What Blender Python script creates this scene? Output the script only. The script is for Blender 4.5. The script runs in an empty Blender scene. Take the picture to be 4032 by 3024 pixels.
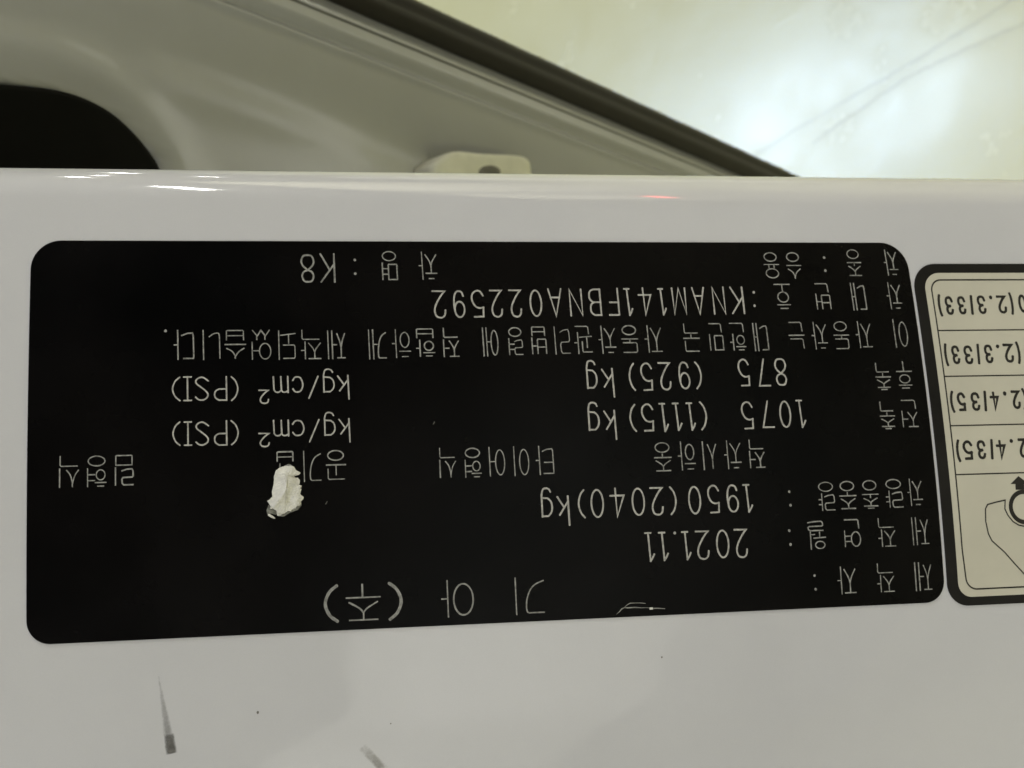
import bpy, bmesh, math, random
from mathutils import Matrix, Vector
R = math.radians
random.seed(7)

# ------------------------------------------------------------------ camera
CAM = [[-0.510275,0.129106,-0.850265,0.0],[-0.245283,-0.969452,0.0,0.0],[-0.824291,0.208556,0.526354,0.6],[0.0,0.0,0.0,1.0]]
sc = bpy.context.scene
cam_data = bpy.data.cameras.new("camera")
cam = bpy.data.objects.new("camera", cam_data)
sc.collection.objects.link(cam)
cam.matrix_world = Matrix(CAM)
cam_data.sensor_width = 36.0
cam_data.lens = 36.0 * 5800 / 4032
cam_data.clip_start = 0.005
cam_data.clip_end = 200
cam_data.dof.use_dof = True
cam_data.dof.focus_distance = 0.158
cam_data.dof.aperture_fstop = 72
sc.camera = cam

# ------------------------------------------------------------------ surroundings, lamps of the car park and added lamps
w = bpy.data.worlds.new("World"); sc.world = w; w.use_nodes = True
bg = w.node_tree.nodes["Background"]
bg.inputs[0].default_value = (1.0, 0.97, 0.90, 1)
bg.inputs[1].default_value = 0.025
sc.view_settings.view_transform = 'Standard'
sc.view_settings.look = 'None'
sc.view_settings.exposure = 0.0
sc.view_settings.gamma = 1.0

def tube_lamp(name, loc, length, width, radiance, color, along=(1, 0), target=None):
    """a fluorescent fitting or added lamp: rectangle area lamp under the ceiling (or facing target)"""
    d = bpy.data.lights.new(name, 'AREA'); d.shape = 'RECTANGLE'
    d.size = length; d.size_y = width; d.color = color
    d.energy = radiance * math.pi * length * width
    o = bpy.data.objects.new(name, d); sc.collection.objects.link(o)
    z = Vector((0, 0, 1)) if target is None else (Vector(loc) - Vector(target)).normalized()
    x = Vector((along[0], along[1], 0)); x = (x - x.dot(z) * z).normalized(); y = z.cross(x)
    o.matrix_world = Matrix(((x.x, y.x, z.x, loc[0]), (x.y, y.y, z.y, loc[1]), (x.z, y.z, z.z, loc[2]), (0, 0, 0, 1)))
    return o
WARM = (1.0, 0.99, 0.97); COOL = (0.56, 0.74, 1.0)
tube_lamp("ceiling_lamp", (-2.0, 1.6, 2.4), 1.2, 0.14, 116, WARM, (0, 1))
tube_lamp("ceiling_lamp", (-1.3, 3.0, 2.4), 1.2, 0.14, 50, WARM, (0, 1))
tube_lamp("ceiling_lamp", (3.5, -0.98, 2.4), 1.3, 0.14, 98, COOL, (0.9, 0.44))
tube_lamp("ceiling_lamp", (2.0, -0.7, 2.4), 1.2, 0.14, 33, (1.0, 0.94, 0.62), (0, 1))  # added lamp without a known fitting, brightens and yellows the far floor
tube_lamp("ceiling_lamp", (0.3, -2.1, 2.4), 1.2, 0.14, 74, WARM, (1, 0))  # added lamp, brightens the rounded edge of the pillar
tube_lamp("ceiling_lamp", (1.6, -4.0, 2.4), 1.2, 0.14, 105, WARM, (1, 0))
tube_lamp("ceiling_lamp", (-0.40, -5.25, 2.4), 1.0, 0.2, 75, (1, .98, .93), (0.87, -0.5))
tube_lamp("ceiling_lamp", (4.45, -8.6, 2.4), 1.3, 0.22, 60, (1, .98, .93), (0.8, -0.6))
tube_lamp("ceiling_lamp", (8.6, -12.9, 2.4), 1.3, 0.25, 60, (1, .98, .93), (0.83, -0.55))
tube_lamp("ceiling_lamp", (15.0, -24.9, 2.4), 3.0, 0.5, 90, (1, .98, .93), (0.86, -0.51))
for yy in (-3.2, -0.6, 2.0):  # added unseen lamps, light the backdrop that the paint reflects
    tube_lamp("added_wall_wash", (-6.0, yy, 2.5), 1.8, 0.14, 17, WARM, (0, 1), target=(-7.0, yy, 1.55))
for xx in (-4.0, -0.6, 1.4):  # added unseen lamps for the cream backdrop mirrored in the pillar edge
    tube_lamp("added_wall_wash", (xx, -8.0, 2.55), 1.8, 0.14, 42, WARM, (1, 0), target=(xx, -9.0, 1.4))
tube_lamp("wall_lamp", (12.0, -12.0, 0.75), 0.7, 0.12, 60, (1, .98, .93), (0.7, 0.7), target=(0, 0, .6))
tube_lamp("tail_lamp", (-1.75, -4.4, 0.93), 0.42, 0.035, 23, (1, .05, .05), (0.93, -0.37), target=(0, 0, .55))

# ------------------------------------------------------------------ measured data (mm on the pillar face, mm on the door, m on the floor)
PANEL = Matrix([[-0.000337856,-8.4475e-05,0.000937399,0.149609352],[-0.000255957,0.000966674,-5.139e-06,-0.002160196],[-0.000905726,-0.00024167,-0.000348219,0.567248367],[0.0,0.0,0.0,1.0]])
DOOR = Matrix([[0.000421525,0.00033097,-0.00084426,0.385860626],[-7.6253e-05,-0.000914781,-0.000396687,-0.092059856],[-0.000903605,0.000231591,-0.000360366,0.273383367],[0.0,0.0,0.0,1.0]])
ROWS = [
 [["차",97.8,2.38,1.65,3.03],["종",93.17,2.39,1.73,3.04],["·",89.53,1.78,0.34,0.37],["·",89.44,3.33,0.34,0.37],["승",85.6,2.73,1.78,3.01],["용",82.84,2.7,1.81,2.95]],
 [["차",42.42,2.74,1.97,3.09],["명",38.15,2.74,1.64,3.17],["·",34.34,2.09,0.33,0.35],["·",34.33,3.62,0.33,0.35],["K",31.32,2.98,1.46,3.05],["8",29.14,3.03,1.35,2.94]],
 [["차",97.58,6.33,1.76,3.11],["대",93.13,6.4,1.65,3.17],["번",88.66,6.37,1.71,2.99],["호",83.78,6.29,1.91,2.87]],
 [["·",80.26,5.86,0.34,0.36],["·",80.17,7.4,0.34,0.36],["K",78.15,6.76,1.4,2.97],["N",75.92,6.78,1.32,3.01],["A",73.52,6.81,1.36,2.98],["M",71.19,6.83,1.53,2.94],["1",69.15,6.88,0.72,2.92],["4",67.13,6.86,1.41,3.03],["1",65.17,6.89,0.75,2.97],["F",63.42,6.86,1.1,2.97],["B",61.25,6.9,1.26,2.9],["N",59.03,6.92,1.34,2.9],["A",56.65,6.91,1.46,3.01],["0",54.41,6.97,1.26,2.88],["2",52.09,6.98,1.27,2.93],["2",49.91,6.99,1.28,2.92],["5",47.79,7.01,1.26,2.88],["9",45.7,7.03,1.16,2.88],["2",43.48,7.04,1.37,2.92]],
 [["이",97.76,10.71,1.6,3.25],["자",93.1,10.82,1.85,3.03],["동",90.34,10.86,1.84,3.09],["차",87.61,10.88,1.81,3.09],["는",84.84,10.82,1.83,2.95],["대",80.48,10.98,1.65,3.13],["한",77.67,10.93,1.8,3.07],["민",75.1,10.93,1.6,3.02],["국",72.18,10.95,1.87,3.1],["자",67.65,11.07,1.91,3.02],["동",64.91,11.05,1.91,2.99],["차",62.27,11.1,1.91,3.07],["관",59.5,11.11,1.96,3.03],["리",57.09,11.14,1.69,3.05],["법",54.42,11.12,1.61,2.99],["령",51.77,11.18,1.54,3.01],["에",48.95,11.21,1.66,3.12],["적",44.52,11.23,1.69,3.15],["합",41.68,11.23,2.01,2.99],["하",39.05,11.3,1.96,3.03],["게",36.42,11.36,1.86,3.16],["제",31.97,11.35,1.84,3.02],["작",29.22,11.3,2.06,3.12],["되",26.67,11.33,1.83,3.08],["었",23.93,11.28,2.01,3.12],["습",21.19,11.21,2.19,2.97],["니",18.68,11.22,1.76,3.1],["다",15.81,11.19,2.04,3.09],["·",13.91,9.71,0.32,0.28]],
 [["후",97.52,15.5,1.89,3.02],["축",94.86,15.62,1.82,3.02]],
 [["8",82.43,14.96,1.23,2.91],["7",80.37,15.0,1.25,2.95],["5",77.99,14.98,1.15,2.91],["(",72.59,15.2,0.57,2.89],["9",70.91,15.2,1.16,2.9],["2",68.65,15.24,1.26,2.94],["5",66.5,15.28,1.18,2.93],[")",64.78,15.27,0.54,2.9],["k",61.99,15.87,1.21,3.03],["g",60.18,14.92,1.07,3.0]],
 [["k",32.56,15.9,1.13,2.46],["g",31.02,15.16,1.09,2.41],["/",29.36,15.85,1.0,2.26],["c",27.7,15.52,1.02,1.59],["m",25.89,15.51,1.53,1.63],["2",24.1,16.76,0.98,1.37],["(",21.05,15.85,0.64,2.44],["P",19.57,15.83,1.24,2.42],["S",17.64,15.81,1.28,2.34],["I",16.15,15.79,0.74,2.44],[")",14.97,15.8,0.73,2.39]],
 [["전",97.58,19.93,1.89,3.03],["축",94.83,20.05,1.81,3.01]],
 [["1",84.36,19.69,0.86,2.96],["0",82.45,19.7,1.22,2.86],["7",80.34,19.67,1.27,2.87],["5",77.93,19.75,1.2,2.91],["(",72.77,19.69,0.6,2.99],["1",71.29,19.74,0.81,2.93],["1",69.7,19.73,0.84,2.92],["1",68.13,19.78,0.81,3.0],["5",66.23,19.76,1.22,2.87],[")",64.52,19.77,0.58,2.86],["k",61.89,20.47,1.2,3.07],["g",60.06,19.49,1.13,2.98]],
 [["k",32.53,20.45,1.09,2.4],["g",30.98,19.72,1.07,2.38],["/",29.31,20.42,1.03,2.25],["c",27.63,20.09,1.13,1.55],["m",25.82,20.07,1.55,1.58],["2",24.04,21.26,1.05,1.36],["(",20.99,20.44,0.68,2.44],["P",19.51,20.45,1.25,2.46],["S",17.62,20.46,1.26,2.31],["I",16.15,20.43,0.69,2.38],[")",14.96,20.42,0.68,2.35]],
 [["적",78.64,24.01,1.75,3.08],["차",75.78,24.04,1.89,3.07],["시",73.1,24.07,1.56,3.06],["하",70.41,24.03,1.95,3.1],["중",67.65,24.06,1.95,3.04]],
 [["타",54.23,24.11,1.92,3.04],["이",51.62,24.14,1.63,3.12],["어",48.93,24.11,1.67,3.08],["형",46.27,24.18,1.75,3.08],["식",43.49,24.12,1.78,3.14]],
 [["공",31.51,24.02,2.04,2.98],["기",28.99,24.1,1.8,3.17],["압",26.17,24.05,1.85,3.03]],
 [["림",9.64,24.03,1.83,3.03],["형",6.9,24.06,1.89,3.09],["식",4.13,24.03,1.93,3.16]],
 [["차",97.25,28.76,1.74,2.98],["량",94.7,28.84,1.99,3.14],["총",91.8,28.84,1.94,3.06],["중",89.08,28.83,1.99,3.0],["량",86.5,28.91,1.87,3.13],["·",82.13,28.25,0.34,0.35],["·",82.15,29.75,0.34,0.35]],
 [["1",77.2,28.85,0.88,2.93],["9",75.4,28.82,1.21,2.87],["5",73.18,28.82,1.18,2.9],["0",70.98,28.86,1.31,2.91],["(",68.52,28.84,0.59,2.91],["2",66.64,28.85,1.34,2.89],["0",64.51,28.84,1.34,2.86],["4",62.13,28.86,1.53,3.0],["0",59.85,28.88,1.33,2.92],[")",58.07,28.87,0.62,2.91],["k",56.03,29.54,1.2,3.02],["g",54.22,28.59,1.12,3.0]],
 [["제",97.52,33.09,1.92,3.04],["작",93.41,33.11,2.01,3.15],["연",89.26,33.06,1.89,2.99],["월",85.03,33.14,2.01,3.05],["·",81.79,32.52,0.35,0.34],["·",81.83,34.03,0.35,0.34]],
 [["2",76.06,33.71,1.36,2.99],["0",73.91,33.7,1.36,2.93],["2",71.58,33.74,1.41,2.97],["1",69.73,33.73,0.87,2.95],["·",68.44,32.33,0.34,0.34],["1",67.1,33.72,0.92,2.95],["1",65.52,33.73,0.9,3.0]],
 [["제",97.49,38.14,1.96,3.12],["작",92.9,38.11,2.0,3.14],["자",88.22,38.19,2.1,2.98],["·",84.44,37.52,0.35,0.34],["·",84.48,39.03,0.35,0.34]],
 [["기",51.86,38.37,3.14,3.86],["아",44.01,38.32,3.4,3.78],["(",37.4,38.31,1.19,3.66],["주",33.99,38.27,3.58,3.66],[")",30.6,38.31,1.19,3.58]]]
TYRE = [
 [[")",103.23,7.48,0.15,2.28],["3",104.43,7.51,0.73,1.9],["3",106.03,7.49,0.74,1.85],["/",107.32,7.45,0.13,1.96],["3",108.61,7.43,0.79,1.91],["·",109.92,6.57,0.28,0.31],["2",111.24,7.41,0.91,1.86],["(",112.51,7.31,0.13,2.31],["0",113.95,7.32,0.79,1.87]],
 [[")",103.1,13.26,0.13,2.29],["3",104.32,13.28,0.72,1.87],["3",105.92,13.3,0.82,1.87],["/",107.21,13.23,0.13,2.04],["3",108.53,13.22,0.76,1.88],["·",109.81,12.35,0.28,0.3],["2",111.12,13.16,0.95,1.92],["(",112.38,13.13,0.16,2.26]],
 [[")",103.09,18.68,0.2,2.17],["5",104.25,18.7,0.74,1.84],["3",106.02,18.7,0.81,1.84],["/",107.27,18.67,0.13,2.01],["4",108.49,18.69,0.84,1.84],["·",109.86,17.84,0.29,0.3],["2",111.22,18.57,0.81,1.85],["(",112.33,18.52,0.24,2.16]],
 [[")",103.13,24.26,0.19,2.19],["5",104.34,24.22,0.9,1.9],["3",106.05,24.2,0.78,1.85],["/",107.37,24.18,0.13,1.96],["4",108.55,24.26,0.91,1.86],["·",109.93,23.31,0.29,0.3],["2",111.32,24.13,0.77,1.91]]]
OUTER_LEFT = [[100.57,4.85],[100.31,14.52],[100.39,16.21],[100.68,39.18]]
IN_LEFT = [[101.77,4.86],[101.57,16.23],[102.02,39.24]]
LINE_LEFT = [[102.65,4.86],[102.48,14.55],[102.37,16.24],[102.96,39.22]]
OUTER_TOP = [[103.23,2.49],[115.22,2.18]]
IN_TOP = [[103.62,3.62],[114.98,3.39]]
LINE_TOP = [[103.49,4.53],[114.81,4.22]]
OUTER_BOT = [[102.93,41.55],[109.78,41.67]]
IN_BOT = [[103.18,40.65],[109.85,40.7]]
LINE_BOT = [[103.77,39.79],[109.92,39.79]]
RULES = [[[102.52,10.5],[113.65,10.36]],[[102.5,15.78],[112.75,15.72]],[[102.59,21.45],[111.9,21.35]],[[102.57,26.98],[111.18,26.89]]]
ARROW = [[110.4,27.42],[111.06,27.91],[111.33,28.16],[110.86,28.2],[110.8,28.77],[109.78,28.78],[109.8,28.17],[109.3,28.15]]
RING = [[110.76,30.8],[108.74,30.74],[109.25,30.76],[110.57,32.59],[110.62,32.1],[110.95,29.06]]
BODY = [[110.03,38.41],[108.87,37.13],[107.71,35.78],[106.28,34.5],[105.9,33.67],[105.7,32.27],[105.81,30.88],[106.13,30.4],[107.15,30.18],[108.37,29.97],[108.23,30.96],[108.55,31.71],[109.12,32.43],[109.81,32.85],[110.51,33.0]]
PAPER = [[25.15,24.45],[25.58,24.15],[26.11,24.0],[26.64,23.99],[27.07,24.08],[27.27,24.45],[27.76,24.78],[27.63,24.93],[27.36,25.03],[27.07,25.0],[27.22,25.39],[27.29,25.6],[27.46,25.24],[27.67,25.56],[27.66,25.82],[27.55,25.95],[27.84,26.09],[27.8,26.5],[27.66,26.92],[28.02,27.29],[27.99,27.45],[27.72,27.75],[27.77,27.96],[27.39,28.37],[26.22,28.8],[25.79,29.1],[25.21,29.08],[25.12,28.56],[24.65,28.28],[24.19,27.54],[24.35,27.5],[24.73,27.14],[24.74,26.57],[24.91,25.8],[24.98,25.07]]
SHARD = [[24.25,28.87],[24.43,28.9],[24.79,29.12],[25.02,29.36],[24.89,29.4],[24.53,29.24],[24.27,29.07]]
SHARD2 = [[24.12,28.47],[24.34,27.96],[24.75,28.39],[25.17,28.61],[25.11,29.02],[24.64,28.85],[24.17,28.89]]
CREASE1 = [[61.04,40.92],[61.41,40.72],[61.76,40.48],[62.02,40.19],[62.34,40.07],[62.7,40.11],[63.56,40.1],[64.24,40.18],[64.92,40.19],[65.33,40.29],[66.06,40.3],[66.88,40.38],[67.42,40.6]]
CREASE2 = [[62.39,39.99],[62.72,39.75],[63.0,39.63],[63.59,39.63],[64.27,39.66],[64.72,39.72],[64.85,39.84]]
SCUFF = [[12.91,44.83],[13.53,52.72],[14.67,52.51]]
SCUFF_DARK = [[13.49,50.66],[14.27,50.56],[14.67,52.51],[13.53,52.72]]
SCUFF2 = [[33.5,53.05],[33.93,53.0],[34.71,53.92],[36.42,55.75],[35.22,55.67],[34.05,54.01]]
SPECKS = [[22.85,48.97],[36.56,50.88],[66.38,45.58],[81.07,60.64],[30.36,27.92]]
OPENING = [[-329.88,-46.89],[-324.91,-46.04],[-317.07,-44.65],[-309.78,-44.13],[-303.25,-45.21],[-298.6,-47.53],[-294.92,-50.56],[-292.72,-53.63],[-292.04,-57.16]]
BUMPER = [[-219.85,-43.04],[-219.82,-40.61],[-219.6,-39.55],[-218.79,-37.97],[-216.92,-36.79],[-213.65,-35.32],[-209.66,-33.89],[-204.6,-32.71],[-200.58,-32.03],[-193.88,-31.11],[-181.24,-28.9],[-174.68,-28.05],[-171.99,-28.62],[-171.59,-29.93],[-171.85,-31.58],[-173.1,-34.56]]
BUMPER_HOLE = [[-191.93,-35.36],[-187.21,-34.47],[-191.52,-33.64]]
FLOOR_LINE1 = [[0.7646,-0.1745],[0.7478,-0.1828],[0.7024,-0.2047],[0.6505,-0.2276],[0.6183,-0.2423],[0.5895,-0.2571],[0.5575,-0.2728]]
FLOOR_LINE2 = [[0.6968,-0.1893],[0.6832,-0.1979],[0.6552,-0.2145],[0.6272,-0.2298],[0.6051,-0.2371],[0.584,-0.2448],[0.5506,-0.2554]]


K, V0, VB, RB = .003, 65.98, -4.7, 6.0
def nsurf(v):
    return K * max(0.0, V0 - v) ** 2

# ------------------------------------------------------------------ materials
def new_mat(name):
    m = bpy.data.materials.new(name); m.use_nodes = True
    nt = m.node_tree; return m, nt, nt.nodes["Principled BSDF"]
def noise(nt, scale, detail=4, rough=.55, co='Object'):
    tc = nt.nodes.new('ShaderNodeTexCoord'); n = nt.nodes.new('ShaderNodeTexNoise')
    n.inputs['Scale'].default_value = scale; n.inputs['Detail'].default_value = detail; n.inputs['Roughness'].default_value = rough
    nt.links.new(tc.outputs[co], n.inputs['Vector']); return n.outputs['Fac']
def ramp(nt, fac, stops):
    r = nt.nodes.new('ShaderNodeValToRGB'); cr = r.color_ramp
    while len(cr.elements) < len(stops): cr.elements.new(0.5)
    for e, (p, c) in zip(cr.elements, stops):
        e.position = p; e.color = (*c, 1) if len(c) == 3 else c
    nt.links.new(fac, r.inputs[0]); return r.outputs[0]
def grey(v): return (v, v, v)
def bump(nt, b, fac, strength, dist):
    n = nt.nodes.new('ShaderNodeBump'); n.inputs['Strength'].default_value = strength; n.inputs['Distance'].default_value = dist
    nt.links.new(fac, n.inputs['Height']); nt.links.new(n.outputs[0], b.inputs['Normal']); return n.outputs[0]
def simple(name, col, rough=.5, spec=.5, coat=0, vary=.08, scale=.6, bstr=0, bscale=2, bdist=.05):
    m, nt, b = new_mat(name)
    c = ramp(nt, noise(nt, scale), [(.3, tuple(x * (1 - vary) for x in col)), (.7, tuple(min(1, x * (1 + vary)) for x in col))])
    nt.links.new(c, b.inputs['Base Color'])
    b.inputs['Roughness'].default_value = rough; b.inputs['Specular IOR Level'].default_value = spec
    b.inputs['Coat Weight'].default_value = coat; b.inputs['Coat Roughness'].default_value = .06
    if bstr: bump(nt, b, noise(nt, bscale), bstr, bdist)
    return m

def paint_material(name, col, bumpd):
    m, nt, b = new_mat(name)
    c = ramp(nt, noise(nt, .035, 6, .65), [(.35, tuple(x * .955 for x in col)), (.65, col)])
    mix = nt.nodes.new('ShaderNodeMixRGB'); mix.blend_type = 'MULTIPLY'; mix.inputs[0].default_value = .5
    g = ramp(nt, noise(nt, 9, 2, .6), [(.3, grey(.93)), (.7, grey(1.0))])
    nt.links.new(c, mix.inputs[1]); nt.links.new(g, mix.inputs[2]); nt.links.new(mix.outputs[0], b.inputs['Base Color'])
    b.inputs['Roughness'].default_value = .42; b.inputs['Specular IOR Level'].default_value = .35
    b.inputs['Coat Weight'].default_value = 1.0; b.inputs['Coat Roughness'].default_value = .045; b.inputs['Coat IOR'].default_value = 1.75
    n = nt.nodes.new('ShaderNodeBump'); n.inputs['Strength'].default_value = .35; n.inputs['Distance'].default_value = bumpd
    nt.links.new(noise(nt, .22, 3, .5), n.inputs['Height']); nt.links.new(n.outputs[0], b.inputs['Coat Normal'])
    return m
MAT_PAINT = paint_material("white_car_paint", (.75, .752, .765), 2.5e-6)
MAT_DOOR = paint_material("shaded_door_paint", (.345, .355, .40), 3e-6)  # white paint darkened and cooled, the door's shade is put into the colour

def label_black():
    m, nt, b = new_mat("black_label_film")
    c = ramp(nt, noise(nt, .03, 4, .55), [(.40, (.0012, .0012, .0012)), (.62, (.0042, .0036, .0034))])
    nt.links.new(c, b.inputs['Base Color'])
    r = ramp(nt, noise(nt, .09, 4), [(.3, grey(.22)), (.7, grey(.30))]); nt.links.new(r, b.inputs['Roughness'])
    b.inputs['Specular IOR Level'].default_value = .2
    bump(nt, b, noise(nt, 5, 3), .3, 1.0e-6)
    return m
MAT_LABEL = label_black()
def engraving(name, lo, hi):
    m, nt, b = new_mat(name)
    c = ramp(nt, noise(nt, 1.7, 3, .7), [(.32, lo), (.62, hi)]); nt.links.new(c, b.inputs['Base Color'])
    b.inputs['Roughness'].default_value = .7; b.inputs['Specular IOR Level'].default_value = .2
    return m
MAT_ENGRAVE = engraving("laser_mark", (.33, .325, .295), (.57, .56, .51))
MAT_ENGRAVE_FINE = engraving("fine_laser_mark", (.17, .17, .155), (.40, .40, .37))
MAT_CREAM = simple("cream_label_film", (.66, .635, .515), .45, .35, vary=.05, scale=.12)
MAT_BORDER = simple("black_printed_border", (.016, .015, .014), .35, .25, vary=.35, scale=.12)
MAT_INK = simple("black_ink", (.028, .026, .022), .5, .3, vary=.25, scale=1.2)
MAT_PAPER = simple("torn_white_paper", (.80, .79, .71), .9, .15, vary=.10, scale=1.1, bstr=.6, bscale=2.2, bdist=5e-5)
MAT_FILM = simple("dull_torn_film", (.20, .20, .17), .4, .4, vary=.5, scale=2.5)
MAT_WORN = simple("worn_edge", (.27, .27, .245), .6, .3, vary=.45, scale=1.3)
MAT_RUBBER = simple("black_rubber", (.0085, .0066, .0048), .45, .22, vary=.3, scale=.15, bstr=.5, bscale=.8, bdist=6e-5)
MAT_OPENING = simple("opening_black", (.003, .003, .003), .5, .03, vary=.2, scale=.2)  # darkness of the door opening as a flat black
MAT_PLUG = simple("pale_rubber_pad", (.78, .78, .68), .6, .3, vary=.08, scale=.15)
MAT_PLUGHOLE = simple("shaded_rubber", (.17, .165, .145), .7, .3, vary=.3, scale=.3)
MAT_SEALER = simple("grey_seam_sealer", (.05, .05, .046), .6, .3)
MAT_SPECK = simple("dirt_speck", (.20, .19, .17), .8, .2)

def scuff_material(name, lo, hi, amp=.95):
    m, nt, b = new_mat(name)
    c = ramp(nt, noise(nt, 1.6, 5, .7), [(.30, lo), (.70, hi)]); nt.links.new(c, b.inputs['Base Color'])
    b.inputs['Roughness'].default_value = .7
    at = nt.nodes.new('ShaderNodeAttribute'); at.attribute_name = 'wear'
    n = noise(nt, 2.4, 4, .7)
    ad = nt.nodes.new('ShaderNodeMath'); ad.operation = 'MULTIPLY_ADD'; ad.inputs[1].default_value = amp; nt.links.new(n, ad.inputs[0]); nt.links.new(at.outputs['Fac'], ad.inputs[2])
    sb = nt.nodes.new('ShaderNodeMath'); sb.operation = 'SUBTRACT'; sb.use_clamp = True; sb.inputs[1].default_value = amp * .47; nt.links.new(ad.outputs[0], sb.inputs[0])
    nt.links.new(sb.outputs[0], b.inputs['Alpha'])
    return m
MAT_SCUFF = scuff_material("grey_scuff", (.11, .107, .098), (.21, .205, .19), .55)
MAT_BROWN = scuff_material("brown_scuff", (.22, .195, .15), (.33, .31, .26), .55)

def floor_material():
    m, nt, b = new_mat("epoxy_floor")
    c = ramp(nt, noise(nt, 2.2, 5, .6), [(.35, (.56, .54, .31)), (.65, (.61, .59, .345))])
    nt.links.new(c, b.inputs['Base Color'])
    r = ramp(nt, noise(nt, 14, 5, .7), [(.3, grey(.21)), (.7, grey(.29))]); nt.links.new(r, b.inputs['Roughness'])
    b.inputs['Specular IOR Level'].default_value = .6
    a = nt.nodes.new('ShaderNodeMath'); a.operation = 'MULTIPLY_ADD'; a.inputs[1].default_value = 1.0
    nt.links.new(noise(nt, 150, 3, .6), a.inputs[0]); nt.links.new(noise(nt, 40, 2, .5), a.inputs[2])
    bump(nt, b, a.outputs[0], .7, .00015)
    return m
MAT_FLOOR = floor_material()
MAT_FLOORLINE = simple("worn_floor_groove", (.545, .525, .315), .25, .6, vary=.05, scale=30)

# ------------------------------------------------------------------ builders
def link(o, parent=None):
    sc.collection.objects.link(o)
    if parent: o.parent = parent
    return o
def mesh_obj(name, verts, faces, mat, parent=None, smooth=True, fix=True):
    me = bpy.data.meshes.new(name); me.from_pydata(verts, [], faces); me.update()
    if fix:
        bm = bmesh.new(); bm.from_mesh(me); bmesh.ops.recalc_face_normals(bm, faces=bm.faces); bm.to_mesh(me); bm.free()
    me.materials.append(mat)
    if smooth: me.polygons.foreach_set('use_smooth', [True] * len(me.polygons))
    return link(bpy.data.objects.new(name, me), parent)
def thing(name, label, cat, M, mesh=None):
    o = mesh or link(bpy.data.objects.new(name, None))
    o.matrix_world = M; o['label'] = label; o['category'] = cat
    if mesh is None: o.empty_display_size = 10
    return o
def und(u, v):
    """shallow unevenness of the pressed steel above and below the label"""
    t = max(0.0, min(1.0, (v - 43) / 9)); t = t * t * (3 - 2 * t)
    return t * (.10 * math.sin((v - 41) / 2.9 + u / 55) + .25 * math.sin(u / 26 - v / 15 + .6))
def on(u, v, lift):
    """point of the pillar face in its own mm frame, lifted off the paint"""
    s = -2 * K * max(0.0, V0 - v); l = math.hypot(1, s)
    return (u, v + lift * s / l, nsurf(v) + und(u, v) - lift / l)

def sheet(name, mat, parent, amap, W, H, rt, rb, lift, thick, cols=10, lump=None):
    """thin rounded sheet that follows the curved face; amap turns (a,b) in mm into (u,v)"""
    bs = []
    for i in range(13): bs.append(rt * (1 - math.cos(math.pi / 2 * i / 12)))
    n = 36
    for i in range(1, n): bs.append(rt + (H - rt - rb) * i / n)
    for i in range(13): bs.append(H - rb + rb * math.sin(math.pi / 2 * i / 12))
    V, Fc = [], []
    def inset(b):
        if b < rt: return rt - math.sqrt(max(0, rt * rt - (rt - b) ** 2))
        if b > H - rb: return rb - math.sqrt(max(0, rb * rb - (b - H + rb) ** 2))
        return 0.0
    nc = cols + 1
    for b in bs:
        i = inset(b)
        for c in range(nc):
            a = i + (W - 2 * i) * c / cols
            V.append(on(*amap(a, b), lift))
    nr = len(bs)
    for r in range(nr - 1):
        for c in range(cols):
            Fc.append((r * nc + c, r * nc + c + 1, (r + 1) * nc + c + 1, (r + 1) * nc + c))
    loop = [c for c in range(nc)] + [r * nc + cols for r in range(1, nr)] + [(nr - 1) * nc + c for c in range(cols - 1, -1, -1)] + [r * nc for r in range(nr - 2, 0, -1)]
    base = len(V)
    for k in loop:
        r, c = divmod(k, nc); b = bs[r]; i = inset(b); V.append(on(*amap(i + (W - 2 * i) * c / cols, b), lift - thick))
    L = len(loop); V += [V[k] for k in loop]
    for k in range(L): Fc.append((base + L + k, base + L + (k + 1) % L, base + (k + 1) % L, base + k))
    o = mesh_obj(name, V, Fc, mat, parent)
    return o

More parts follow.
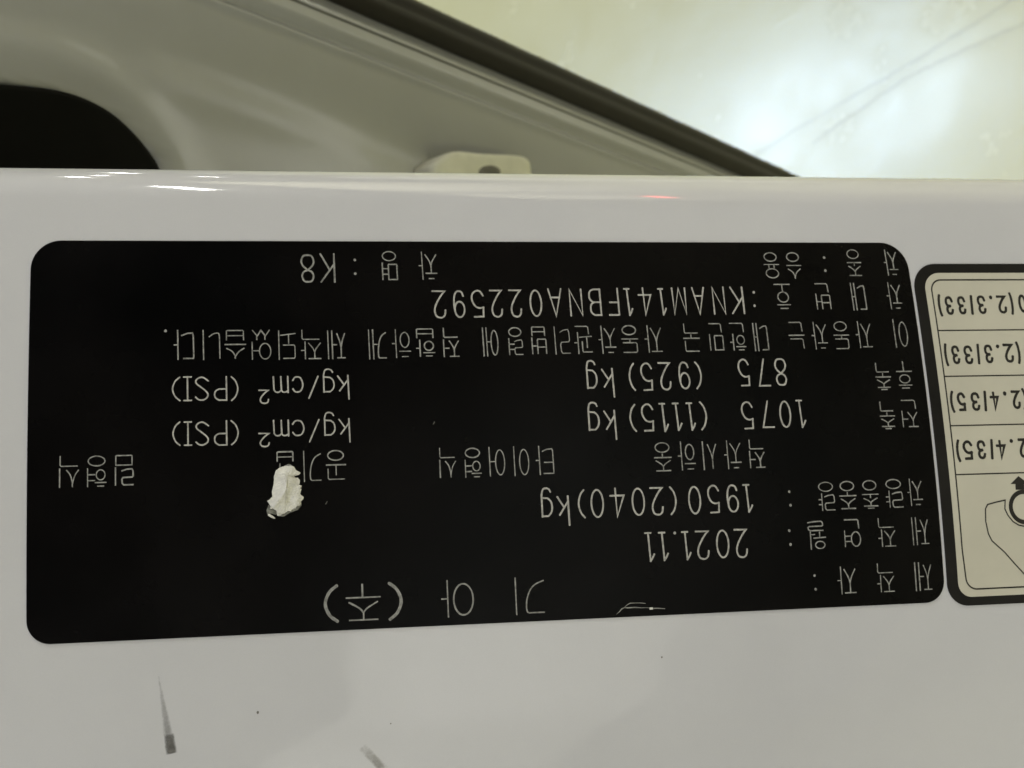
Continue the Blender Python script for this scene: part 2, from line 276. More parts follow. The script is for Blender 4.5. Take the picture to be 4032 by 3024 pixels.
class Strokes:
    """ribbons laid on the pillar face"""
    def __init__(s): s.V, s.F, s.k = [], [], 0
    def line(s, pts, w, lift, caps=False, closed=False, jit=0.0):
        p = [Vector(q) for q in pts]
        q = [p[0]]
        for a in p[1:]:
            if (a - q[-1]).length > 1e-4: q.append(a)
        p = q
        if closed and (p[0] - p[-1]).length < 1e-3: p.pop()
        if len(p) < 2: return
        s.k += 1; lift = lift + .0025 * (s.k % 7)
        n = len(p); base = len(s.V)
        def ext(i, d):
            return d
        L, Rr = [], []
        for i in range(n):
            if closed: d0 = (p[i] - p[i - 1]).normalized(); d1 = (p[(i + 1) % n] - p[i]).normalized()
            else:
                d1 = (p[min(i + 1, n - 1)] - p[min(i, n - 2)]).normalized(); d0 = (p[max(i, 1)] - p[max(i - 1, 0)]).normalized()
            t = (d0 + d1)
            t = d1 if t.length < .2 else t.normalized()
            nn = Vector((-t.y, t.x)); c = max(.45, abs(nn.dot(Vector((-d1.y, d1.x)))))
            hw = w / 2 * (1 + random.uniform(-jit, jit)) / c
            q = p[i]
            if not closed and i == 0: q = q - d1 * w * .3
            if not closed and i == n - 1: q = q + d0 * w * .3
            L.append(q + nn * hw); Rr.append(q - nn * hw)
        for a, b in zip(L, Rr):
            s.V.append(on(a.x, a.y, lift)); s.V.append(on(b.x, b.y, lift))
        for i in range(n if closed else n - 1):
            j = (i + 1) % n; s.F.append((base + 2 * i, base + 2 * i + 1, base + 2 * j + 1, base + 2 * j))
        if caps and not closed:
            for e, d in ((0, -1), (n - 1, 1)):
                a, b = L[e], Rr[e]; c = (a + b) / 2; dv = (p[1] - p[0]).normalized() * -1 if e == 0 else (p[-1] - p[-2]).normalized()
                k0 = len(s.V); m = 6; nv = (a - c)
                s.V.append(s.V[base + 2 * e])
                for i in range(1, m):
                    an = math.pi * i / m; q = c + nv * math.cos(an) + dv * nv.length * math.sin(an) * .6; s.V.append(on(q.x, q.y, lift))
                s.V.append(s.V[base + 2 * e + 1]); s.F.append(tuple(range(k0, k0 + m + 1)))
    def poly(s, pts, lift):
        b = len(s.V); s.V += [on(x, y, lift) for x, y in pts]; s.F.append(tuple(range(b, b + len(pts))))
    def build(s, name, mat, parent):
        o = mesh_obj(name, s.V, s.F, mat, parent, smooth=False, fix=False)
        return o

# ------------------------------------------------------------------ single stroke lettering (boxes 0..1, x to the right, y down, as one reads it)
def ell(cx, cy, rx, ry, a0=0, a1=360, n=22):
    return [(cx + rx * math.cos(R(a0 + (a1 - a0) * i / n)), cy + ry * math.sin(R(a0 + (a1 - a0) * i / n))) for i in range(n + 1)]
def spl(P, n=5):
    out = []
    for i in range(len(P) - 1):
        a, b, c, d = P[max(i - 1, 0)], P[i], P[i + 1], P[min(i + 2, len(P) - 1)]
        for k in range(n):
            t = k / n
            out.append(tuple(.5 * (2 * b[j] + (c[j] - a[j]) * t + (2 * a[j] - 5 * b[j] + 4 * c[j] - d[j]) * t * t + (3 * b[j] - a[j] - 3 * c[j] + d[j]) * t ** 3) for j in (0, 1)))
    return out + [P[-1]]
LATIN = {
 '0': [ell(.5, .5, .5, .5)],
 '1': [[(0, .23), (.18, .12), (.47, 0)], [(.47, 0), (.64, 1)], [(.32, 1), (1, 1)]],
 '2': [spl([(.03, .27), (.09, .1), (.28, .01), (.52, 0), (.78, .06), (.9, .24), (.82, .44), (.55, .68), (.25, .88), (.02, .995)]) + [(1, 1)]],
 '3': [spl([(.02, .2), (.15, .05), (.45, 0), (.78, .05), (.92, .22), (.8, .4), (.42, .47)]), spl([(.42, .47), (.85, .53), (1, .74), (.85, .94), (.48, 1), (.15, .95), (0, .78)])],
 '4': [[(.62, 1), (.55, 0), (0, .75), (1, .75)]],
 '5': [[(.82, 0), (.04, .01), (.01, .36)], spl([(.01, .36), (.4, .34), (.76, .43), (1, .66), (.93, .88), (.6, 1), (.25, .98), (.0, .82)])],
 '7': [[(0, 0), (1, 0), (.43, 1)]],
 '8': [spl([(.5, .44), (.16, .36), (.04, .2), (.2, .03), (.5, 0), (.8, .03), (.96, .2), (.84, .36), (.5, .44)]), spl([(.5, .44), (.12, .6), (0, .78), (.16, .96), (.5, 1), (.84, .96), (1, .78), (.88, .6), (.5, .44)])],
 '9': [ell(.47, .3, .47, .3), spl([(.94, .28), (1, .5), (.93, .8), (.72, .97), (.45, 1), (.2, .95), (.08, .82)])],
 'A': [[(0, 1), (.5, 0), (1, 1)], [(.16, .69), (.84, .69)]],
 'B': [[(0, 0), (0, 1)], [(0, 0), (.5, 0)] + spl([(.6, 0), (.88, .1), (.94, .26), (.85, .42), (.6, .5)]) + [(0, .5)], [(.6, .5)] + spl([(.7, .5), (.95, .62), (1, .78), (.9, .93), (.6, 1)]) + [(0, 1)]],
 'F': [[(1, 0), (0, 0), (.0, 1)], [(0, .48), (.9, .48)]],
 'K': [[(0, 0), (0, 1)], [(1, 0), (0, .64)], [(.36, .44), (1, 1)]],
 'M': [[(0, 1), (.03, 0), (.5, 1), (.95, 0), (1, 1)]],
 'N': [[(0, 1), (0, 0), (1, 1), (1, 0)]],
 'I': [[(0, 0), (1, 0)], [(.5, 0), (.5, 1)], [(0, 1), (1, 1)]],
 'P': [[(0, 1), (0, 0), (.5, 0)] + spl([(.62, 0), (.9, .09), (1, .24), (.9, .4), (.62, .48)]) + [(0, .48)]],
 'S': [spl([(1, .12), (.75, .01), (.4, .0), (.1, .1), (.02, .25), (.2, .4), (.6, .58), (.92, .72), (.98, .86), (.75, .98), (.4, 1), (.0, .85)])],
 'k': [[(0, 0), (0.04, 1)], [(.85, .36), (.05, .82)], [(.42, .61), (1, .98)]],
 'g': [[(1, .0), (1, .75)] + spl([(1, .75), (.86, .95), (.55, 1), (.25, .96), (.12, .87)]), [(1, 0.01), (.5, 0.01)] + spl([(.4, .01), (.1, .14), (0, .32), (.1, .52), (.4, .64)]) + [(1, .66)]],
 'c': [spl([(1, .2), (.8, .03), (.5, 0), (.2, .08), (0, .35), (0, .62), (.2, .92), (.5, 1), (.8, .96), (1, .78)])],
 'm': [[(0, 0), (0, 1)], spl([(0, .12), (.15, .02), (.35, .02), (.46, .14)]) + [(.48, 1)], spl([(.48, .14), (.62, .02), (.84, .02), (.97, .16)]) + [(1, 1)]],
 '/': [[(0, 1), (1, 0)]],
 '(': [spl([(1, 0), (.35, .18), (0, .5), (.35, .82), (1, 1)], 6)],
 ')': [spl([(0, 0), (.65, .18), (1, .5), (.65, .82), (0, 1)], 6)],
}
# bold digit one / bar of the tyre label uses '/'
def jamo(j, x0, y0, x1, y1, vert=False, fin=False):
    """consonant strokes in the box"""
    W, H = x1 - x0, y1 - y0
    def P(*pts): return [(x0 + a * W, y0 + b * H) for a, b in pts]
    if j == 'ㄱ': return [P(*([(0, 0), (.85, 0)] + spl([(.95, .03), (1, .15), (.97, .4), (.8, .68), (.5, .88), (0, 1)])))] if vert else [P((0, 0), (.94, 0), (1, .12), (1, 1))]
    if j == 'ㄴ': return [P(*([(0, 0), (.02, .85)] + spl([(.05, .96), (.2, 1), (.6, .97), (1, .86)])))] if vert else [P((0, 0), (.03, .88), (.12, 1), (1, 1))]
    if j == 'ㄷ': return [P((.85, 0), (0.02, 0), (0, .1), (.03, .9), (.1, 1), (.5, .99), (1, .9))] if vert else [P((1, 0), (0.08, 0), (0, .12), (0, .88), (.08, 1), (1, 1))]
    if j == 'ㄹ': return [P((0, 0), (.85, 0), (.97, .1), (1, .36), (.9, .46), (.08, .48), (0, .56), (.02, .88), (.12, 1), (.6, .97), (1, .88))]
    if j == 'ㅁ': return [P((0, 0), (1, 0), (1, .95), (.95, 1), (.05, 1), (0, .95), (0, 0))]
    if j == 'ㅂ': return [P((0, 0), (0, .93), (.06, 1), (.94, 1), (1, .93), (1, 0)), P((0, .45), (1, .45))]
    if j in 'ㅅㅆ':
        if j == 'ㅆ': return [P((.27, 0), (.27, .3), (.0, 1)), P((.27, .45), (.5, 1)), P((.75, 0), (.75, .3), (.5, 1)), P((.75, .45), (1, 1))]
        if H > W * 1.1: return [P((.5, 0), (.5, .38)) + P(*spl([(.5, .4), (.36, .65), (.0, 1)])), P(*spl([(.5, .36), (.62, .62), (1, 1)]))]
        return [P(*spl([(.5, 0), (.5, .2), (.3, .68), (0, 1)])), P(*spl([(.5, .22), (.68, .7), (1, 1)]))]
    if j == 'ㅇ': return [P(*ell(.5, .5, .5, .5))]
    if j == 'ㅈ': return [P((.0, 0), (1, 0)), P((.5, 0), (.5, .38)) + P(*spl([(.5, .42), (.36, .66), (.0, 1)])), P(*spl([(.5, .40), (.64, .66), (1, 1)]))]
    if j == 'ㅊ':
        s = .22; return [P((.28, 0), (.74, 0))] + jamo('ㅈ', x0, y0 + s * H, x1, y1)
    if j == 'ㅌ': return [P((.95, 0), (0.02, 0), (0, .1), (.02, .92), (.1, 1), (.6, .98), (1, .9)), P((.02, .45), (.85, .45))]
    if j == 'ㅎ': return [P((.22, 0), (.78, 0)), P((0, .22), (1, .22)), P(*ell(.5, .69, .40, .31))]
    return []
CHO = 'ㄱㄲㄴㄷㄸㄹㅁㅂㅃㅅㅆㅇㅈㅉㅊㅋㅌㅍㅎ'
JUNG = 'ㅏㅐㅑㅒㅓㅔㅕㅖㅗㅘㅙㅚㅛㅜㅝㅞㅟㅠㅡㅢㅣ'
JONG = ' ㄱㄲㄳㄴㄵㄶㄷㄹㄺㄻㄼㄽㄾㄿㅀㅁㅂㅄㅅㅆㅇㅈㅊㅋㅌㅍㅎ'
def hangul(ch):
    c = ord(ch) - 0xAC00
    a, b, f = CHO[c // 588], JUNG[(c % 588) // 28], JONG[c % 28]
    fin = f != ' '; S = []
    yb = .60 if fin else 1.0                    # bottom of the upper part
    if b in 'ㅏㅐㅑㅓㅔㅕㅣ':
        st = {'ㅏ': [.80], 'ㅑ': [.80], 'ㅐ': [.74, .98], 'ㅓ': [.98], 'ㅕ': [.98], 'ㅔ': [.74, .98], 'ㅣ': [.97]}[b]
        cw = {'ㅏ': .62, 'ㅑ': .62, 'ㅐ': .52, 'ㅓ': .60, 'ㅕ': .58, 'ㅔ': .46, 'ㅣ': .62}[b]
        pad = 0.03 if fin else .06
        S += jamo(a, 0, pad * .6, cw, yb - (0.05 if fin else .10), True)
        for k, x in enumerate(st): S.append([(x, 0 if not fin or k else .01), (x + (0.012 if not fin else 0), yb)])
        my = yb * .5
        if b == 'ㅏ': S.append([(.80, my), (1, my)])
        if b == 'ㅑ': S += [[(.80, my * .72), (1, my * .72)], [(.80, my * 1.3), (1, my * 1.3)]]
        if b == 'ㅐ': S.append([(.74, my), (.98, my)])
        if b == 'ㅓ': S.append([(cw + .03, my), (.98, my)])
        if b == 'ㅕ': S += [[(cw + .02, my * .68), (.98, my * .68)], [(cw + .02, my * 1.32), (.98, my * 1.32)]]
        if b == 'ㅔ': S.append([(.48, my), (.74, my)])
        if fin: S += jamo(f, .06, .68, .95, 1.0, False, True)
    elif b in 'ㅗㅛㅜㅠㅡ':
        if fin: c1, vb, stem, f0 = .36, {'ㅗ': .50, 'ㅛ': .53, 'ㅜ': .47, 'ㅠ': .47, 'ㅡ': .50}[b], .13, .66
        else: c1, vb, stem, f0 = .50, {'ㅗ': .97, 'ㅛ': .97, 'ㅜ': .63, 'ㅠ': .63, 'ㅡ': .8}[b], .36, 1
        if not fin and b in 'ㅗㅛ': c1 = .66
        S += jamo(a, .08, 0, .92, c1)
        S.append([(0, vb), (1, vb)])
        top = c1 + (.0 if a in 'ㅇㅎ' else .02)
        if a == 'ㄱ' and b == 'ㅗ': top = c1 * .4
        if b == 'ㅗ': S.append([(.5, top), (.5, vb)])
        if b == 'ㅛ': S += [[(.33, top), (.33, vb)], [(.68, top), (.68, vb)]]
        if b == 'ㅜ': S.append([(.52, vb), (.52, vb + (stem if fin else 1 - vb))])
        if fin: S += jamo(f, .1, f0, .92, 1.0, False, True)
    else:                                       # compound vowels of 관, 되, 월
        if b == 'ㅘ':
            S += jamo(a, 0, .06, .56, .44); S += [[(.28, .22), (.28, .60)], [(0, .63), (.70, .60)], [(.80, 0), (.80, .78)], [(.80, .40), (1, .40)]]
            S += jamo(f, .15, .72, .92, 1.0)
        elif b == 'ㅚ':
            S += jamo(a, .04, .04, .72, .50); S += [[(.40, .55), (.40, .84)], [(0, .90), (.88, .84)], [(.97, 0), (.97, 1)]]
        elif b == 'ㅝ':
            S += jamo(a, .06, .02, .62, .28); S += [[(0, .42), (.70, .40)], [(.34, .41), (.34, .62)], [(.88, 0), (.88, .66)], [(.62, .53), (.88, .53)]]
            S += jamo(f, .12, .67, 1.0, 1.0)
    return S

def write(name, glyphs, mat, parent, lift, wl, wh, caps=True, jit=.10):
    st = Strokes()
    for ch, uc, vc, w, h in glyphs:
        def M(p): return (uc - (p[0] - .5) * w, vc - (p[1] - .5) * h)
        if ch == '·':
            r = .17 if wh < .3 else .25
            st.poly([(uc + r * .95 * random.uniform(.85, 1.1) * math.cos(a + .4), vc + r * random.uniform(.85, 1.1) * math.sin(a + .4)) for a in [i * math.pi / 4 for i in range(8)]], lift + .004)
            continue
        han = ord(ch) > 0x3000
        big = 1.25 if han and h > 3.5 else 1.0
        for s in (hangul(ch) if han else LATIN[ch]):
            cl = len(s) > 6 and abs(s[0][0] - s[-1][0]) + abs(s[0][1] - s[-1][1]) < .01
            ww = (wh * big * random.uniform(.86, 1.14)) if han else wl * (.82 if h < 2.7 else 1) * (1.7 if ch in '()' and h > 3.4 else 1)
            st.line([M(p) for p in s], ww, lift, caps and not han, cl, jit)
    return st.build(name, mat, parent)

# ------------------------------------------------------------------ ground
me_f = [(-14, -14), (20, -14), (20, 14), (-14, 14)]
floor = mesh_obj("floor", [(x, y, 0) for x, y in me_f], [(0, 1, 2, 3)], MAT_FLOOR, smooth=False)
floor['kind'] = 'structure'
MAT_WALL = simple("white_wall_paint", (.78, .78, .76), .6, .3, vary=.04, scale=1.5)  # out-of-view backdrop added for its reflection in the pillar paint
MAT_DADO = simple("grey_wall_band", (.10, .105, .11), .5, .4, vary=.06, scale=1.5)  # dark band added to that backdrop to darken part of the reflection
for nm, z0, z1, x, mm in (("unseen_wall", 0, 2.7, -7.0, MAT_WALL), ("unseen_wall_band", .004, 1.05, -6.99, MAT_DADO)):
    wv = [(x, -9, z0), (x, 9, z0), (x, 9, z1), (x, -9, z1), (x - .2, -9, z0), (x - .2, 9, z0), (x - .2, 9, z1), (x - .2, -9, z1)]
    o = mesh_obj(nm, wv, [(0, 1, 2, 3), (4, 5, 6, 7), (0, 1, 5, 4), (1, 2, 6, 5), (2, 3, 7, 6), (3, 0, 4, 7)], mm, None if nm == "unseen_wall" else unseen_wall, smooth=False)
    if nm == "unseen_wall": unseen_wall = o; o['kind'] = 'structure'
MAT_CREAMWALL = simple("cream_wall_paint", (.78, .75, .56), .6, .3, vary=.04, scale=1.5)  # second unseen backdrop, added to brighten the pillar's rounded edge
o = mesh_obj("unseen_wall", [(x, y, z) for y in (-9.0, -9.2) for z in (0, 2.7) for x in (-7.0, 2.5)], [(0, 1, 3, 2), (4, 5, 7, 6), (0, 1, 5, 4), (2, 3, 7, 6), (0, 2, 6, 4), (1, 3, 7, 5)], MAT_CREAMWALL, smooth=False)
o['kind'] = 'structure'
def floor_strip(pts, w):
    V, Fc = [], []
    P = [Vector(p) for p in pts]; Q = []
    for i in range(len(P) - 1):
        for k in range(8): Q.append(P[i].lerp(P[i + 1], k / 8))
    Q.append(P[-1])
    for i, p in enumerate(Q):
        d = (Q[min(i + 1, len(Q) - 1)] - Q[max(i - 1, 0)]).normalized(); n = Vector((-d.y, d.x))
        hw = w / 2 * random.uniform(.55, 1.25); c = p + n * random.uniform(-.0006, .0006)
        V += [(*(c + n * hw), .00020), (*c, .00024), (*(c - n * hw), .00020)]
        if i: Fc += [(3 * i - 3, 3 * i - 2, 3 * i + 1, 3 * i), (3 * i - 2, 3 * i - 1, 3 * i + 2, 3 * i + 1)]
    return mesh_obj("floor_ridge", V, Fc, MAT_FLOORLINE, floor)
floor_strip(FLOOR_LINE1, .0024); floor_strip(FLOOR_LINE2, .0020)

# ------------------------------------------------------------------ the pillar
pillar = thing("car_pillar", "white painted car door pillar face running across the whole photo under both labels", "car pillar", PANEL)
rows = []
v = 125.0
while v > VB:
    rows.append((v, nsurf(v), None)); v -= 1.5
phi0 = math.atan(2 * K * (V0 - VB)); cv = VB + RB * math.sin(phi0); cn = nsurf(VB) + RB * math.cos(phi0)
for i in range(49):
    ph = phi0 + (R(150) - phi0) * i / 48
    rows.append((cv - RB * math.sin(ph), cn - RB * math.cos(ph), None))
lv, ln = rows[-1][:2]
for i in range(1, 9): rows.append((lv + math.cos(R(60)) * 4 * i * .6, ln + 4 * i, None))
US = [-80 + 3 * i for i in range(101)]
V = [(u, a, b + und(u, a)) for a, b, _ in rows for u in US]; nu = len(US)
Fc = [(r * nu + c, r * nu + c + 1, (r + 1) * nu + c + 1, (r + 1) * nu + c) for r in range(len(rows) - 1) for c in range(nu - 1)]
mesh_obj("painted_face", V, Fc, MAT_PAINT, pillar)

def patch(name, pts, wears, mat, lift=.012):
    """filled outline laid on the paint, with a per-corner wear value"""
    V = [on(x, y, lift) for x, y in pts]
    cx = sum(p[0] for p in pts) / len(pts); cy = sum(p[1] for p in pts) / len(pts)
    o = mesh_obj(name, V, [tuple(range(len(pts)))], mat, pillar, smooth=False, fix=False)
    a = o.data.attributes.new('wear', 'FLOAT', 'POINT')
    for i, wv in enumerate(wears): a.data[i].value = wv
    return o
def wedge(name, p0, pl, pr, w0, w1, mat, w00=.05, n=14, lift=.012):
    V, wv = [], []
    p0, pl, pr = Vector(p0), Vector(pl), Vector(pr)
    d = ((pl + pr) / 2 - p0).normalized(); nn = Vector((-d.y, d.x))
    for i in range(n + 1):
        t = i / n; a = p0.lerp(pl, t) + nn * w00; b = p0.lerp(pr, t) - nn * w00
        j = random.uniform(-.03, .03)
        for k in range(4):
            q = a.lerp(b, k / 3); V.append(on(q.x + j, q.y, lift)); wv.append((w0 + (w1 - w0) * t) * (1 if k in (1, 2) else .12))
    Fc = [(4 * i + k, 4 * i + k + 1, 4 * i + k + 5, 4 * i + k + 4) for i in range(n) for k in range(3)]
    o = mesh_obj(name, V, Fc, mat, pillar, smooth=False, fix=False)
    a = o.data.attributes.new('wear', 'FLOAT', 'POINT')
    for i, x in enumerate(wv): a.data[i].value = x
    return o
wedge("scuff_mark", SCUFF[0], SCUFF[1], SCUFF[2], .12, .42, MAT_SCUFF)
def smudge(name, path, w, wear, mat, lift=.016):
    """soft-edged smear along a path"""
    V, wv = [], []; P = [Vector(p) for p in path]; n = len(P)
    for i, p in enumerate(P):
        d = (P[min(i + 1, n - 1)] - P[max(i - 1, 0)]).normalized(); nn = Vector((-d.y, d.x)); e = .15 if i in (0, n - 1) else 1
        for k in (-1, -.45, .45, 1):
            q = p + nn * w / 2 * k; V.append(on(q.x, q.y, lift)); wv.append(wear[i] * (1 if abs(k) < 1 else .1) if e == 1 else wear[i] * e)
    Fc = [(4 * i + k, 4 * i + k + 1, 4 * i + k + 5, 4 * i + k + 4) for i in range(n - 1) for k in range(3)]
    o = mesh_obj(name, V, Fc, mat, pillar, smooth=False, fix=False)
    a = o.data.attributes.new('wear', 'FLOAT', 'POINT')
    for i, x in enumerate(wv): a.data[i].value = x
c0 = (Vector(SCUFF_DARK[0]) + Vector(SCUFF_DARK[1])) / 2; c1 = (Vector(SCUFF_DARK[2]) + Vector(SCUFF_DARK[3])) / 2
smudge("scuff_mark", [c0, c0.lerp(c1, .12), c0.lerp(c1, .5), c0.lerp(c1, .92), c1], 1.05, [.4, .55, .66, .85, .5], MAT_SCUFF, .02)
a0 = Vector(SCUFF2[0]); a1 = (Vector(SCUFF2[3]) + Vector(SCUFF2[4])) / 2
smudge("scuff_mark", [a0.lerp(a1, t) for t in (0, .1, .3, .55, .8, 1)], 1.0, [.08, .14, .24, .34, .40, .42], MAT_BROWN)
for k, (x, y) in enumerate(SPECKS[:4]):
    r = (.13, .07, .10, .05)[k]
    pts = [(x + r * random.uniform(.7, 1.1) * math.cos(a), y + 1.3 * r * random.uniform(.7, 1.1) * math.sin(a)) for a in [i * math.pi / 5 for i in range(10)]]
    mesh_obj("dirt_speck", [on(a, b, .02) for a, b in pts] + [on(x, y, .07)], [(i, (i + 1) % 10, 10) for i in range(10)], MAT_SPECK, pillar)

# ------------------------------------------------------------------ black certification label
LW, LH = 100.0, 41.09
label = thing("certification_label", "large black label with engraved Korean lettering and vehicle number, stuck on the white pillar", "label", PANEL)
sheet("label_film", MAT_LABEL, label, lambda a, b: (a, b), LW, LH, 3.1, 2.4, .10, .13, 40)
for g in ROWS:
    fine = ord(g[0][0]) > 0x3000
    write("lettering", g, MAT_ENGRAVE_FINE if fine else MAT_ENGRAVE, label, .135, .192, .130)
st = Strokes(); st.line(CREASE1[1:12], .105, .15, False, False, .6); st.line(CREASE2[:6], .065, .15, False, False, .3)
st.build("worn_crease", MAT_WORN, label)
x, y = CREASE1[9]
nick = Strokes(); nick.poly([(x - .2, y - .1), (x + .18, y - .12), (x + .22, y + .1), (x - .16, y + .13)], .19)
nick.build("chip", MAT_PAPER, label)
for (x, y) in [(30.4, 27.95), (42.2, 19.9)]:
    d = Strokes(); r = .1
    d.line([(x - r, y + r), (x, y), (x + r * .6, y - r * 1.6)], .07, .14, False, False, .3); d.build("lint", MAT_FILM, label)

# ------------------------------------------------------------------ tyre pressure label (runs out of the frame)
tyre = thing("tyre_label", "cream tyre pressure label with black border beside the black label at right", "label", PANEL)
def amap(u0, v0, sx, sy): return lambda a, b: (u0 + a + sy * b, v0 + b + sx * a)
TW = 78.0
sheet("border", MAT_BORDER, tyre, amap(100.38, 2.52, .0, .0), TW, 39.1, 3.0, 2.5, .09, .11, 30)
sheet("face", MAT_CREAM, tyre, amap(101.72, 3.62, .0, .0), TW - 2.7, 37.03, 2.0, 1.6, .115, .02, 30)
fr = Strokes()
x0, x1, y0, y1, r = 102.5, 175.6, 4.46, 39.8, 1.3
P = [(x1, y0)] + [(x0 + r - r * math.sin(R(90) * i / 8), y0 + r - r * math.cos(R(90) * i / 8)) for i in range(9)]
P += [(x0, y0 + (y1 - y0) * i / 16) for i in range(2, 15)]
P += [(x0 + .2 + r - r * math.cos(R(90) * i / 8), y1 - r + r * math.sin(R(90) * i / 8)) for i in range(9)] + [(x1, y1)]
fr.line(P, .17, .13); fr.build("frame_line", MAT_INK, tyre)
for a, b in RULES:
    s = Strokes(); y = (a[1] + b[1]) / 2
    s.line([(x0 + .1, y)] + [(x0 + 7 * i, y) for i in range(1, 11)], .15, .125); s.build("table_rule", MAT_INK, tyre)
for g in TYRE: write("lettering", g, MAT_INK, tyre, .13, .385, .385, True, .06)
s = Strokes(); s.poly([(110.35, 27.30), (109.25, 28.18), (109.85, 28.2), (109.82, 28.85), (110.95, 28.85), (110.98, 28.2), (111.5, 28.18)], .13)
s.build("arrow", MAT_INK, tyre)
s = Strokes(); s.line([(110.72 + 1.72 * math.cos(a), 30.82 + 1.72 * math.sin(a)) for a in [i * math.pi / 20 for i in range(41)]], .50, .13, False, True)
s.build("wheel_ring", MAT_INK, tyre)
s = Strokes(); s.line(BODY[:8], .15, .13); s.line(BODY[7:], .15, .13)
s.build("car_outline", MAT_INK, tyre)

# ------------------------------------------------------------------ torn paper scrap on the black label
def scrap():
    P = [Vector(p) for p in PAPER]; Q = []
    for i in range(len(P)):
        a, b = P[i], P[(i + 1) % len(P)]; n = max(1, int((b - a).length / .12))
        for k in range(n):
            q = a.lerp(b, k / n)
            Q.append(q + Vector((random.uniform(-.025, .025), random.uniform(-.025, .025))))
    n = len(Q); V, Fc = [], []
    ax0, ax1 = Vector((26.3, 25.0)), Vector((26.1, 27.7))
    def axis(q):
        t = max(0, min(1, (q.y - ax0.y) / (ax1.y - ax0.y))); return ax0.lerp(ax1, t)
    def hgt(q, f):
        h = .20 + .38 * (1 - f) ** .7
        h += .05 * math.sin(q.x * 3.1 + q.y * 1.3) + .03 * math.sin(q.x * 2.2 - q.y * 3.7)
        d = (q - Vector((25.6, 27.9))).dot(Vector((-.62, -.78)))     # fold that runs up to the right
        e = abs((q.x - 24.9) * .78 - (28.2 - q.y) * .62)
        h += .24 * math.exp(-(e / .22) ** 2) * (1 if q.y > 26.3 else 0.2)
        h -= .22 * math.exp(-(((q.x - 26.55) / .35) ** 2 + ((q.y - 27.55) / .45) ** 2))
        return max(.16, h + random.uniform(-.035, .035))
    F = [1, 1, .93, .84, .72, .58, .42, .25, .1]
    for k, f in enumerate(F):
        for q in Q:
            c = axis(q); p = c + (q - c) * f
            V.append(on(p.x, p.y, .10 if k == 0 else (.18 + random.uniform(0, .05) if k == 1 else hgt(p, f))))
    for k in range(len(F) - 1):
        for i in range(n): j = (i + 1) % n; Fc.append((k * n + i, k * n + j, (k + 1) * n + j, (k + 1) * n + i))
    c = len(V); V.append(on(26.2, 26.4, .85)); b = (len(F) - 1) * n
    for i in range(n): Fc.append((b + i, b + (i + 1) % n, c))
    return V, Fc
t = thing("paper_scrap", "small torn off-white paper scrap stuck on the black label", "scrap", PANEL)
mesh_obj("torn_paper", *scrap(), MAT_PAPER, t, smooth=False)
def shard(pts, lift, thick, mat, nm, tilt=.0):
    n = len(pts); cx = sum(p[0] for p in pts) / n; cy = sum(p[1] for p in pts) / n
    V = [on(x, y, .1) for x, y in pts] + [on(x, y, lift + tilt * (x - cx) + random.uniform(0, .06)) for x, y in pts] + [on(cx, cy, lift + thick)]
    mesh_obj(nm, V, [(i, (i + 1) % n, n + (i + 1) % n, n + i) for i in range(n)] + [(n + i, n + (i + 1) % n, 2 * n) for i in range(n)], mat, t, smooth=False)
shard(SHARD2, .2, .12, MAT_FILM, "torn_film")
shard(SHARD, .3, .15, MAT_PAPER, "paper_flake")
shard([(25.3, 28.75), (25.9, 28.75), (26.4, 28.6), (26.9, 28.5), (27.6, 28.0), (27.8, 28.05), (27.4, 28.55), (26.5, 28.85), (25.9, 29.2), (25.3, 29.15)], .18, .1, MAT_FILM, "torn_film")

for k, (x, y, r) in enumerate([(25.35, 29.0, .2), (25.75, 29.05, .16), (26.6, 28.62, .18), (27.3, 28.3, .2), (24.6, 28.3, .17), (27.75, 26.35, .13)]):
    a0 = random.uniform(0, 6)
    shard([(x + r * random.uniform(.5, 1.2) * math.cos(a0 + i * 1.05), y + .7 * r * random.uniform(.5, 1.2) * math.sin(a0 + i * 1.05)) for i in range(6)], .28, .14, (MAT_PAPER, MAT_FILM)[k % 2], "paper_flake")

# ------------------------------------------------------------------ open door beyond the pillar
door = thing("car_door", "open white car door seen beyond the pillar edge, with a black rubber seal along it", "car door", DOOR)
OP = [Vector(p) for p in OPENING]
def dist_open(x, q):
    p = Vector((x, q)); best = 1e9
    for a, b in zip(OP[:-1], OP[1:]):
        ab = b - a; tt = max(0, min(1, (p - a).dot(ab) / ab.length_squared)); best = min(best, (p - a - ab * tt).length)
    return best
def inside(x, q):
    if x > -292.0 or q > -44.0: return False
    for a, b in zip(OP[:-1], OP[1:]):
        if a.x <= x <= b.x: return q < a.y + (b.y - a.y) * (x - a.x) / (b.x - a.x) - .3
    return x < -292.1
CR = (Vector((-290.5, -36.3)), Vector((-232, -37.0)))
def sm(a, b, x):
    x = max(0, min(1, (x - a) / (b - a))); return x * x * (3 - 2 * x)
def dh(x, q):
    h = -1.9 * sm(-15.3, -17.2, q) + .9 * math.exp(-((q + 18.8) / .8) ** 2) - 2.6 * sm(-18.5, -34, q)
    p = Vector((x, q)); a, c = CR; ac = c - a; tt = max(0, min(1, (p - a).dot(ac) / ac.length_squared)); dd = (p - a - ac * tt).length
    h += 1.0 * math.exp(-(dd / 4.0) ** 2) * (1 - .8 * tt)
    d = dist_open(x, q)
    if inside(x, q): return h - 5.0
    h += 1.15 * math.exp(-((d - 7.0) / 3.8) ** 2)
    h -= 3.6 * math.exp(-(((x + 196) / 36) ** 2 + ((q + 34) / 8) ** 2))
    return h
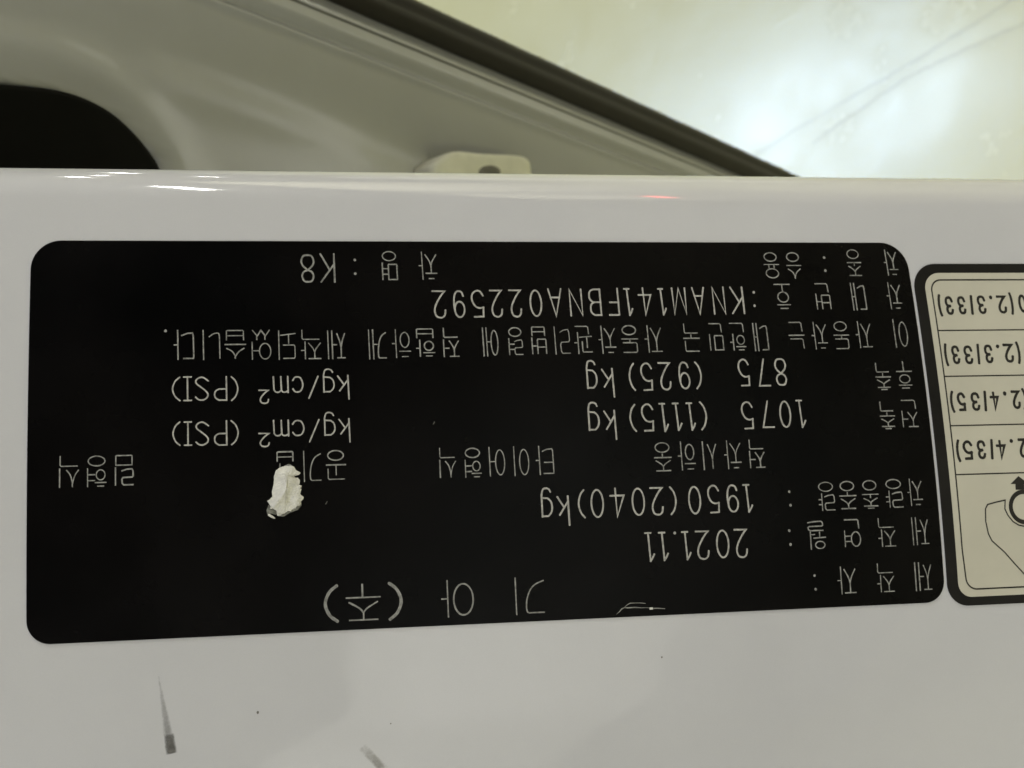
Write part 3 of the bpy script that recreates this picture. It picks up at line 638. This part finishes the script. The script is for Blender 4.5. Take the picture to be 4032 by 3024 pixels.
qs = [-8.4, -8.6] + [-9 - .55 * i for i in range(6)] + [-12.0, -12.1, -12.25] + [-12.75, -12.9, -13.0] + [-13.2 - .4 * i for i in range(20)] + [-21.5 - 1.1 * i for i in range(40)] + [-68 - 6 * i for i in range(11)]
xs = [-352 + 4 * i for i in range(104)]
V = []
for q in qs:
    for x in xs:
        if q > -12.2: h = 1.3 - .26 * (q + 12.3) if q < -8.5 else -1.5
        elif q > -12.8: h = .5
        else: h = 1.3 - .14 * (max(q, -15.6) + 12.7) + dh(x, q)
        V.append((x, q, h))
nx = len(xs)
Fc = [(r * nx + c, (r + 1) * nx + c, (r + 1) * nx + c + 1, r * nx + c + 1) for r in range(len(qs) - 1) for c in range(nx - 1)]
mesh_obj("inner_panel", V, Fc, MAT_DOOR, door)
mesh_obj("seam_sealer", [(x, q, .95) for x in (-352, 60) for q in (-12.2, -12.82)], [(0, 1, 3, 2)], MAT_SEALER, door, smooth=False)
# rubber seal: round bulb with a lip, swept along the edge
prof = [(-9.1, -2.5), (-9.0, .6), (-8.2, 2.2), (-7.0, 3.0), (-5.8, 3.1), (-4.9, 2.7), (-4.3, 2.5), (-3.4, 2.9), (-2.2, 2.9), (-1.0, 2.2), (-.25, 1.0), (0, -.6), (-.3, -2.2), (-1.2, -3.4), (-4.5, -4.0), (-8.0, -3.6)]
V = []
for x in xs[::2] + [64]:
    for a, b in prof: V.append((x, a + .05 * math.sin(x * .23), b))
n = len(prof); m2 = len(V) // n
Fc = [(k * n + i, k * n + (i + 1) % n, (k + 1) * n + (i + 1) % n, (k + 1) * n + i) for k in range(m2 - 1) for i in range(n)] + [tuple(range(n)), tuple(range((m2 - 1) * n, m2 * n))]
mesh_obj("rubber_seal", V, Fc, MAT_RUBBER, door)
# black slab with a rounded corner, stands in for the dark opening
out = spl(OPENING, 6); out = [(-352, -47)] + [p for p in out if p[0] > -351] + [(-291.6, -70), (-291.5, -120), (-352, -120)]
n = len(out); cx, cy = -330, -85
V = []
for f, h in ((1, -6.0), (1, .1), (.992, .55), (.97, .7)):
    for x, y in out: V.append((cx + (x - cx) * f, cy + (y - cy) * f, -1.2 + h))
Fc = [(k * n + i, k * n + (i + 1) % n, (k + 1) * n + (i + 1) % n, (k + 1) * n + i) for k in range(3) for i in range(n)]
V.append((cx, cy, -.1)); Fc += [(3 * n + i, 3 * n + (i + 1) % n, len(V) - 1) for i in range(n)]
mesh_obj("opening_slab", V, Fc, MAT_OPENING, door)
# buffer pad; a dark dome stands in for its shaded hole
BUMPER = [(x + max(0, -204 - x) * .35, y) for x, y in BUMPER]
bp = spl(BUMPER + [BUMPER[0]], 4)[:-1]; n = len(bp); cx = sum(p[0] for p in bp) / n; cy = sum(p[1] for p in bp) / n
V = []; bh = [-7, .2, 1.2, 1.7, 1.9, 1.9]; bf = [1, 1, .97, .92, .8, .35]
for f, h in zip(bf, bh):
    for x, y in bp: V.append((cx + (x - cx) * f, cy + (y - cy) * f, h - 1.3))
Fc = [(k * n + i, k * n + (i + 1) % n, (k + 1) * n + (i + 1) % n, (k + 1) * n + i) for k in range(len(bf) - 1) for i in range(n)]
V.append((cx, cy, .6)); Fc += [((len(bf) - 1) * n + i, (len(bf) - 1) * n + (i + 1) % n, len(V) - 1) for i in range(n)]
mesh_obj("buffer_pad", V, Fc, MAT_PLUG, door)
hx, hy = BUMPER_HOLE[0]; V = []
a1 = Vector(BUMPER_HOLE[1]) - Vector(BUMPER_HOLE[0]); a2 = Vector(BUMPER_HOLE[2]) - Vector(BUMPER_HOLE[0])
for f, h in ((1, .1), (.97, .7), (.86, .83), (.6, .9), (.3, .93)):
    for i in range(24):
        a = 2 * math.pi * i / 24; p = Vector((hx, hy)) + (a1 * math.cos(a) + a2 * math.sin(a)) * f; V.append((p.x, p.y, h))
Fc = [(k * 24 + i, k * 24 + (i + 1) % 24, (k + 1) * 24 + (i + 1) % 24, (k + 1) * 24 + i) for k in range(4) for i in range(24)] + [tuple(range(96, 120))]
mesh_obj("pad_hole_shade", V, Fc, MAT_PLUGHOLE, door)
